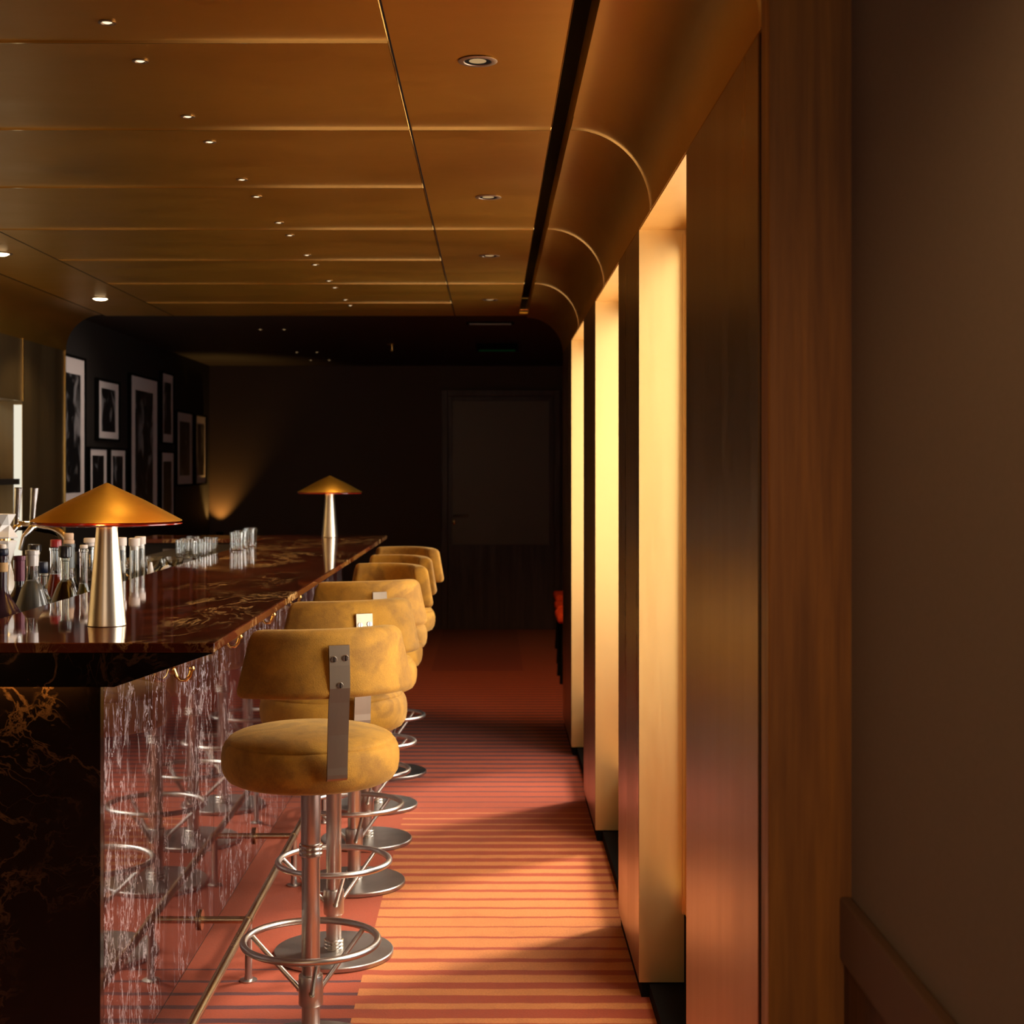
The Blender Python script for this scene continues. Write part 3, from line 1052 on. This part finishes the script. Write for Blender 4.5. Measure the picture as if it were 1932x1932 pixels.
bottle('dark purple bottle with black cap and pale neck band at the left edge', 5, -1.335, 1027,
       dict(rb=.055, rn=.0125, neck=.085, cone=.095, cap_h=.030, glass=M['purple_glass'], caps=[(.0155, .018, M['navy'], 'cap'), (.010, .012, M['white_cap'], 'stopper')], neck_band=(.045, .020, M['tan_label'])))
bottle('short dark bottle with a pale label, lowest at the left edge', -17, -1.300, 1098,
       dict(rb=.042, rn=.013, neck=.05, cone=.09, cap_h=.02, glass=M['frost'], caps=[(.015, .02, M['navy'], 'cap')], band=(.03, .105, M['paper'])))
bottle('dark wine bottle with a purple foil capsule', 37, -1.42, 1047.6,
       dict(rb=.038, rn=.0145, neck=.085, cone=.06, cap_h=.002, glass=M['darkwine'], caps=[], foil=(.075, M['foil_purple'])))
bottle('frosted grey cone-shouldered bottle with oval tan label and white foil top', 61, -1.335, 1037,
       dict(rb=.064, rn=.0165, neck=.085, cone=.160, cap_h=.002, glass=M['glass'], convex=True, liquid=M['frost'], level=.985, caps=[], foil=(.045, M['foil_white']), oval=True))
bottle('bottle with a wide black stopper behind the frosted grey bottle', 65, -1.60, 1027,
       dict(rb=.040, rn=.016, neck=.07, cone=.08, cap_h=.026, glass=M['glass'], liquid=M['liquor'], level=.7, caps=[(.023, .026, M['blackgloss'], 'stopper')]))
bottle('low bottle with a navy cap right of the frosted grey bottle', 81, -1.455, 1060,
       dict(rb=.036, rn=.014, neck=.05, cone=.07, cap_h=.035, glass=M['glass'], liquid=M['liquor'], level=.8, caps=[(.0165, .035, M['navy'], 'cap')]))
bottle('clear bottle of red spirit with a red wax cap', 105.5, -1.47, 1018,
       dict(rb=.052, rn=.0185, neck=.075, cone=.12, cap_h=.026, glass=M['glass'], liquid=M['red_liquor'], level=.93, caps=[(.0185, .026, M['red_wax'], 'cap')]))
bottle('round-bodied bottle of dark spirit with a bulging black cap', 123, -1.345, 1030,
       dict(rb=.058, convex=True, rn=.0115, neck=.07, cone=.125, cap_h=.036, glass=M['glass_green'], liquid=M['liquor'], level=.97, caps=[(.0205, .036, M['blackgloss'], 'cap')]))
bottle('tall bottle with pale cork stopper and grey neck foil', 130, -1.50, 1006,
       dict(rb=.042, rn=.0185, neck=.10, cone=.09, cap_h=.038, glass=M['glass'], liquid=M['liquor'], level=.9, caps=[(.019, .014, M['cork'], 'cork'), (.0165, .024, M['cork'], 'cork_top')], foil=(.085, M['foil_grey'])))
bottle('clear bottle with pale flat stopper right beside the near lamp stem', 170, -1.44, 1015,
       dict(rb=.040, rn=.0215, neck=.075, cone=.07, cap_h=.030, glass=M['glass'], liquid=M['liquor'], level=.78, caps=[(.016, .012, M['white_cap'], 'stopper_neck'), (.0225, .018, M['white_cap'], 'stopper')]))
bottle('slim bottle with olive spirit showing in its neck, left of the pale-stoppered one', 158, -1.345, 1028,
       dict(rb=.036, rn=.0125, neck=.11, cone=.08, cap_h=.012, glass=M['glass'], liquid=M['olive_liquor'], level=.97, caps=[(.013, .012, M['white_cap'], 'stopper')]))
bottle('low dark bottle with navy cap in the back row beside the lamp', 150, -1.60, 1041,
       dict(rb=.032, rn=.015, neck=.06, cone=.06, cap_h=.05, glass=M['darkwine'], caps=[(.017, .05, M['navy'], 'cap')]))

# stoppered glass tubes right of the lamp
tb = None
for i, (px, X, yt) in enumerate(((253.6, -1.32, 1015), (264.6, -1.345, 1012), (228, -1.345, 1014))):
    k = (928 - px) / abs(X)
    h = 1.5 - (yt - 887) / k - .94
    lb = ('tall stoppered glass tube right of the near lamp stem, front one', 'tall stoppered glass tube right of the near lamp stem, back one', 'tall stoppered glass tube half hidden by the near lamp stem')[i]
    tt = thing('glass_tube', lb, 'bottle', (X, 2800 / k, .94), 0, 'stoppered glass tubes beside the lamp')
    MB().lathe([(0, 0), (.0175, 0), (.0180, .003), (.0180, h - .03), (.0150, h - .03), (.0150, .010), (0, .008)], 32).build('tube', M['glass'], tt)
    MB().lathe([(0, h - .045), (.0140, h - .045), (.0145, h - .0295), (.0205, h - .029), (.0210, h - .002), (.0190, h), (0, h)], 28).build('stopper', M['white_cap'], tt)

# little bar tools by the tubes
tl = thing('squeeze_bottle', 'small white cone-tipped squeeze bottle right of the glass tubes', 'bottle', (-1.315, 5.72, .94))
MB().lathe([(0, 0), (.026, 0), (.027, .004), (.027, .12), (.022, .135), (0, .135)], 28).build('body', M['plastic_white'], tl)
MB().lathe([(0, .1355), (.018, .1355), (.016, .15), (.005, .205), (0, .206)], 20).build('nozzle', M['plastic_white'], tl)
ct = thing('bottle_pourer', 'white pour spout lying in a steel cup beside the squeeze bottle', 'pourer', (-1.305, 5.86, .94))
MB().lathe([(0, 0), (.028, 0), (.030, .004), (.034, .155), (.032, .155), (.028, .006), (0, .006)], 28).build('cup', M['chrome'], ct)
MB().tube([(-.02, 0, .12), (.015, .0, .168), (.022, 0, .176), (.030, 0, .181)], [.012, .014, .010, .006], 16).build('spout', M['plastic_white'], ct)
st_ = thing('cocktail_strainer', 'coiled steel cocktail strainer leaning beside the glass tubes', 'strainer', (-1.30, 5.60, .94))
MB().lathe([(0, 0), (.03, 0), (.034, .10), (.032, .10), (.028, .004), (0, .004)], 28).build('cup', M['chrome'], st_)
coil = [(.034 * math.cos(a * .5), .034 * math.sin(a * .5), .125 + .012 * math.sin(a * 4)) for a in range(0, 26)]
MB().tube([(.03 * math.cos(2 * PI * i / 24), .03 * math.sin(2 * PI * i / 24), .115 + .022 * math.cos(2 * PI * i / 24)) for i in range(24)], .005, 10, True).build('coil', M['chrome'], st_)

# tumblers
tum = None
spots_t = [(-1.195, 6.95), (-1.205, 7.12), (-1.195, 7.30), (-1.215, 7.46),
           (-1.30, 6.60), (-1.39, 6.68), (-1.31, 6.78), (-1.41, 6.86), (-1.32, 6.96), (-1.42, 7.06)]
for i, (x, y) in enumerate(spots_t):
    if i < 4:
        lb = 'clear tumbler standing on the marble bar top, ' + ('nearest of four in a row', 'second of four in a row', 'third of four in a row', 'last of four in a row')[i]
    else:
        j = i - 4
        lb = 'clear tumbler on the ledge behind the bar, %s row, %s from the camera' % (('front', 'back')[j % 2], ('first', 'second', 'third')[j // 2])
    z = HB if i < 4 else 1.10
    if tum is None:
        tum = thing('tumbler', lb, 'glass', (x, y, z), 0, 'tumblers by the far end of the bar')
        MB().lathe([(0, 0), (.029, 0), (.031, .002), (.034, .085), (.0322, .086), (.0295, .012), (0, .010)], 40).build('tumbler_glass', M['glass'], tum)
    else:
        dup(tum, (x, y, z), 0, lb)

# gilt-stemmed glasses in front of the tumblers
cg = None
for i, (x, y) in enumerate(((-1.315, 6.05), (-1.40, 6.10), (-1.47, 6.02), (-1.325, 6.20), (-1.42, 6.24), (-1.50, 6.16))):
    lb = 'small stemmed glass with gilt foot behind the bar, %s of the %s row' % (('front', 'middle', 'back')[i % 3], ('nearer', 'farther')[i // 3])
    if cg is None:
        cg = thing('cocktail_glass', lb, 'glass', (x, y, .94), 0, 'gilt stemmed glasses behind the bar')
        MB().lathe([(0, 0), (.034, 0), (.034, .003), (.006, .008), (.004, .02), (.004, .125), (.008, .13), (0, .13)], 28).build('stem', M['gold'], cg)
        MB().lathe([(0, .1305), (.010, .1305), (.030, .160), (.040, .195), (.0385, .196), (.028, .162), (0, .136)], 32).build('bowl', M['glass'], cg)
    else:
        dup(cg, (x, y, .94), 0, lb)

# gilt cutlery standing in a steel caddy
cd = thing('cutlery_caddy', 'steel caddy of gold bar spoons behind the bar near the tumblers', 'caddy', (-1.31, 6.34 - .08, .94))
cd.location = (-1.64, 6.20, .94)
MB().lathe([(0, 0), (.04, 0), (.042, .004), (.045, .13), (.043, .13), (.039, .006), (0, .006)], 32).build('cup', M['chrome'], cd)
for k in range(7):
    a = k * 2 * PI / 7
    MB().tube([(.01 * math.cos(a), .01 * math.sin(a), .01), (.05 * math.cos(a), .05 * math.sin(a), .20)], [.0025, .0035], 8).build('spoon', M['gold'], cd)

# beer tap font
k = 828 / 1.75
ft = thing('beer_tap', 'chrome swan-neck beer font with two taps behind the bottles', 'beer tap', (-1.60, 5.55, .94))
zp = lambda py: 1.5 - (py - 887) / 472 - .94
xp = lambda px: (px - 176) / 472
arc = [(xp(184), 0, 0), (xp(184), 0, zp(1040))]
for i in range(13):
    a = PI / 2 * i / 12
    arc.append((xp(184) - .085 * (1 - math.cos(a)), 0, zp(1030) + .085 * math.sin(a)))
arc += [(xp(120), 0, zp(985)), (xp(96), 0, zp(985))]
MB().tube(arc, .018, 18).build('arched_pipe', M['chrome'], ft)
MB().lathe([(0, 0), (.045, 0), (.045, .008), (.02, .015), (0, .015)], 28, xp(184), 0).build('base_flange', M['chrome'], ft)
for px in (98, 126):
    MB().tube([(xp(px - 4), -.02, zp(986)), (xp(px), -.03, zp(948)), (xp(px + 3), -.035, zp(918))], [.009, .0115, .0155], 16).build('handle', M['chrome'], ft)
    MB().tube([(xp(px + 2), 0, zp(985)), (xp(px - 2), -.035, zp(988)), (xp(px - 13), -.05, zp(1003)), (xp(px - 19), -.052, zp(1027))], [.013, .0125, .010, .009], 16).build('tap_spout', M['chrome'], ft)

# faceted porcelain vessels
kk = 913 / 1.55
for i, (px, yt, yb, hgt) in enumerate(((14, 970, 1017, 0), (14, 1020, 1098, 0))):
    zt, zb = 1.5 - (yt - 887) / kk, 1.5 - (yb - 887) / kk
    if i == 0:
        up = (zb, zt)
    else:
        lo = (zb, zt)
for i, (z0, z1) in enumerate((lo, up)):
    if i == 0:
        z0 = .94
    t = thing('porcelain_vessel', ('white faceted porcelain vessel at the left edge, lower of the stacked two', 'white faceted porcelain vessel at the left edge, upper of the stacked two')[i], 'vessel',
              (-1.575, 4.78, z0), R(10), 'stacked faceted porcelain vessels')
    h = z1 - z0
    if i == 0:
        pr = [(0, 0), (.042, 0), (.030, h * .30), (.046, h * .52), (.026, h * .78), (.045, h * .985), (.040, h), (0, h)]
        tw = [0, 0, R(30), 0, R(30), 0, 0, 0]
    else:
        pr = [(0, .001), (.045, .001), (.047, .006), (.024, h * .55), (.041, h * .99), (.037, h), (.03, h * .9), (0, h * .88)]
        tw = [0, 0, 0, R(30), 0, 0, 0, 0]
    MB().lathe(pr, 6, 0, 0, tw).build('vessel_body', M['porcelain'], t, smooth=False)
    if i == 1:
        MB().lathe([(.024, -.005), (.026, -.005), (.026, .0005), (.024, .0005)], 20).build('gilt_ring', M['gold'], t)

# bottles in the back bar niche
sh = thing('niche_shelf', 'dark shelf inside the brass niche at far left', 'shelf', (0, 0, 0))
MB().box(-2.755, -2.47, 6.62, 7.765, 1.425, 1.455, .002).build('board', M['plinth'], sh)
nb = None
for i, (x, y) in enumerate(((-2.56, 7.38), (-2.62, 7.30), (-2.55, 7.55))):
    lb = 'small clear bottle on the niche shelf at far left, ' + ('nearest to the niche front', 'at the back', 'closest to the light strip')[i]
    if nb is None:
        nb = thing('bottle', lb, 'bottle', (x, y, 1.455), 0, 'bottles in the back bar niche')
        MB().lathe([(0, 0), (.036, 0), (.038, .003), (.038, .10), (.030, .118), (.014, .13), (.013, .16), (0, .16)], 28).build('glass_body', M['glass'], nb)
        MB().lathe([(0, .1605), (.018, .1605), (.02, .165), (.018, .195), (0, .197)], 20).build('stopper', M['cork'], nb)
        MB().lathe([(.0386, .03), (.0392, .031), (.0392, .074), (.0386, .075)], 28).build('label', M['paper'], nb)
    else:
        dup(nb, (x, y, 1.455), 0, lb)
ng = thing('carafe', 'slim clear carafe on the niche floor below the shelf', 'carafe', (-2.56, 7.35, .97))
MB().lathe([(0, 0), (.04, 0), (.042, .004), (.042, .12), (.018, .2), (.016, .33), (.0145, .33), (.0165, .2), (.038, .12), (.038, .008), (0, .008)], 28).build('glass_body', M['glass'], ng)

# ------------------------------------------------------------------ red chairs by the far wall
def make_chair(label):
    t = thing('red_chair', label, 'chair', (0, 0, 0), 0, 'red chairs in the far right corner')
    MB().box(-.24, .24, -.24, .24, .425, .487, .024, 4).build('seat', M['red_seat'], t)
    b = MB().box(.19, .245, -.23, .23, .52, .80, .025, 4)
    b.build('backrest', M['red_seat'], t)
    for sx in (-1, 1):
        for sy in (-1, 1):
            MB().tube([(sx * .19, sy * .19, .427), (sx * .215, sy * .215, 0)], [.017, .011], 12).build('leg', M['black'], t)
    for sy in (-1, 1):
        MB().tube([(.20, sy * .17, .46), (.222, sy * .17, .56)], .012, 10).build('back_support', M['black'], t)
    return t
ch = make_chair('red cushioned chair in the far right corner, nearest of the three by the pier')
ch.location = (.70, 10.62, 0)
dup(ch, (.725, 11.30, 0), 0, 'red cushioned chair in the far right corner, middle of the three')
dup(ch, (.755, 12.25, 0), 0, 'red cushioned chair in the far right corner, farthest of the three by the door')
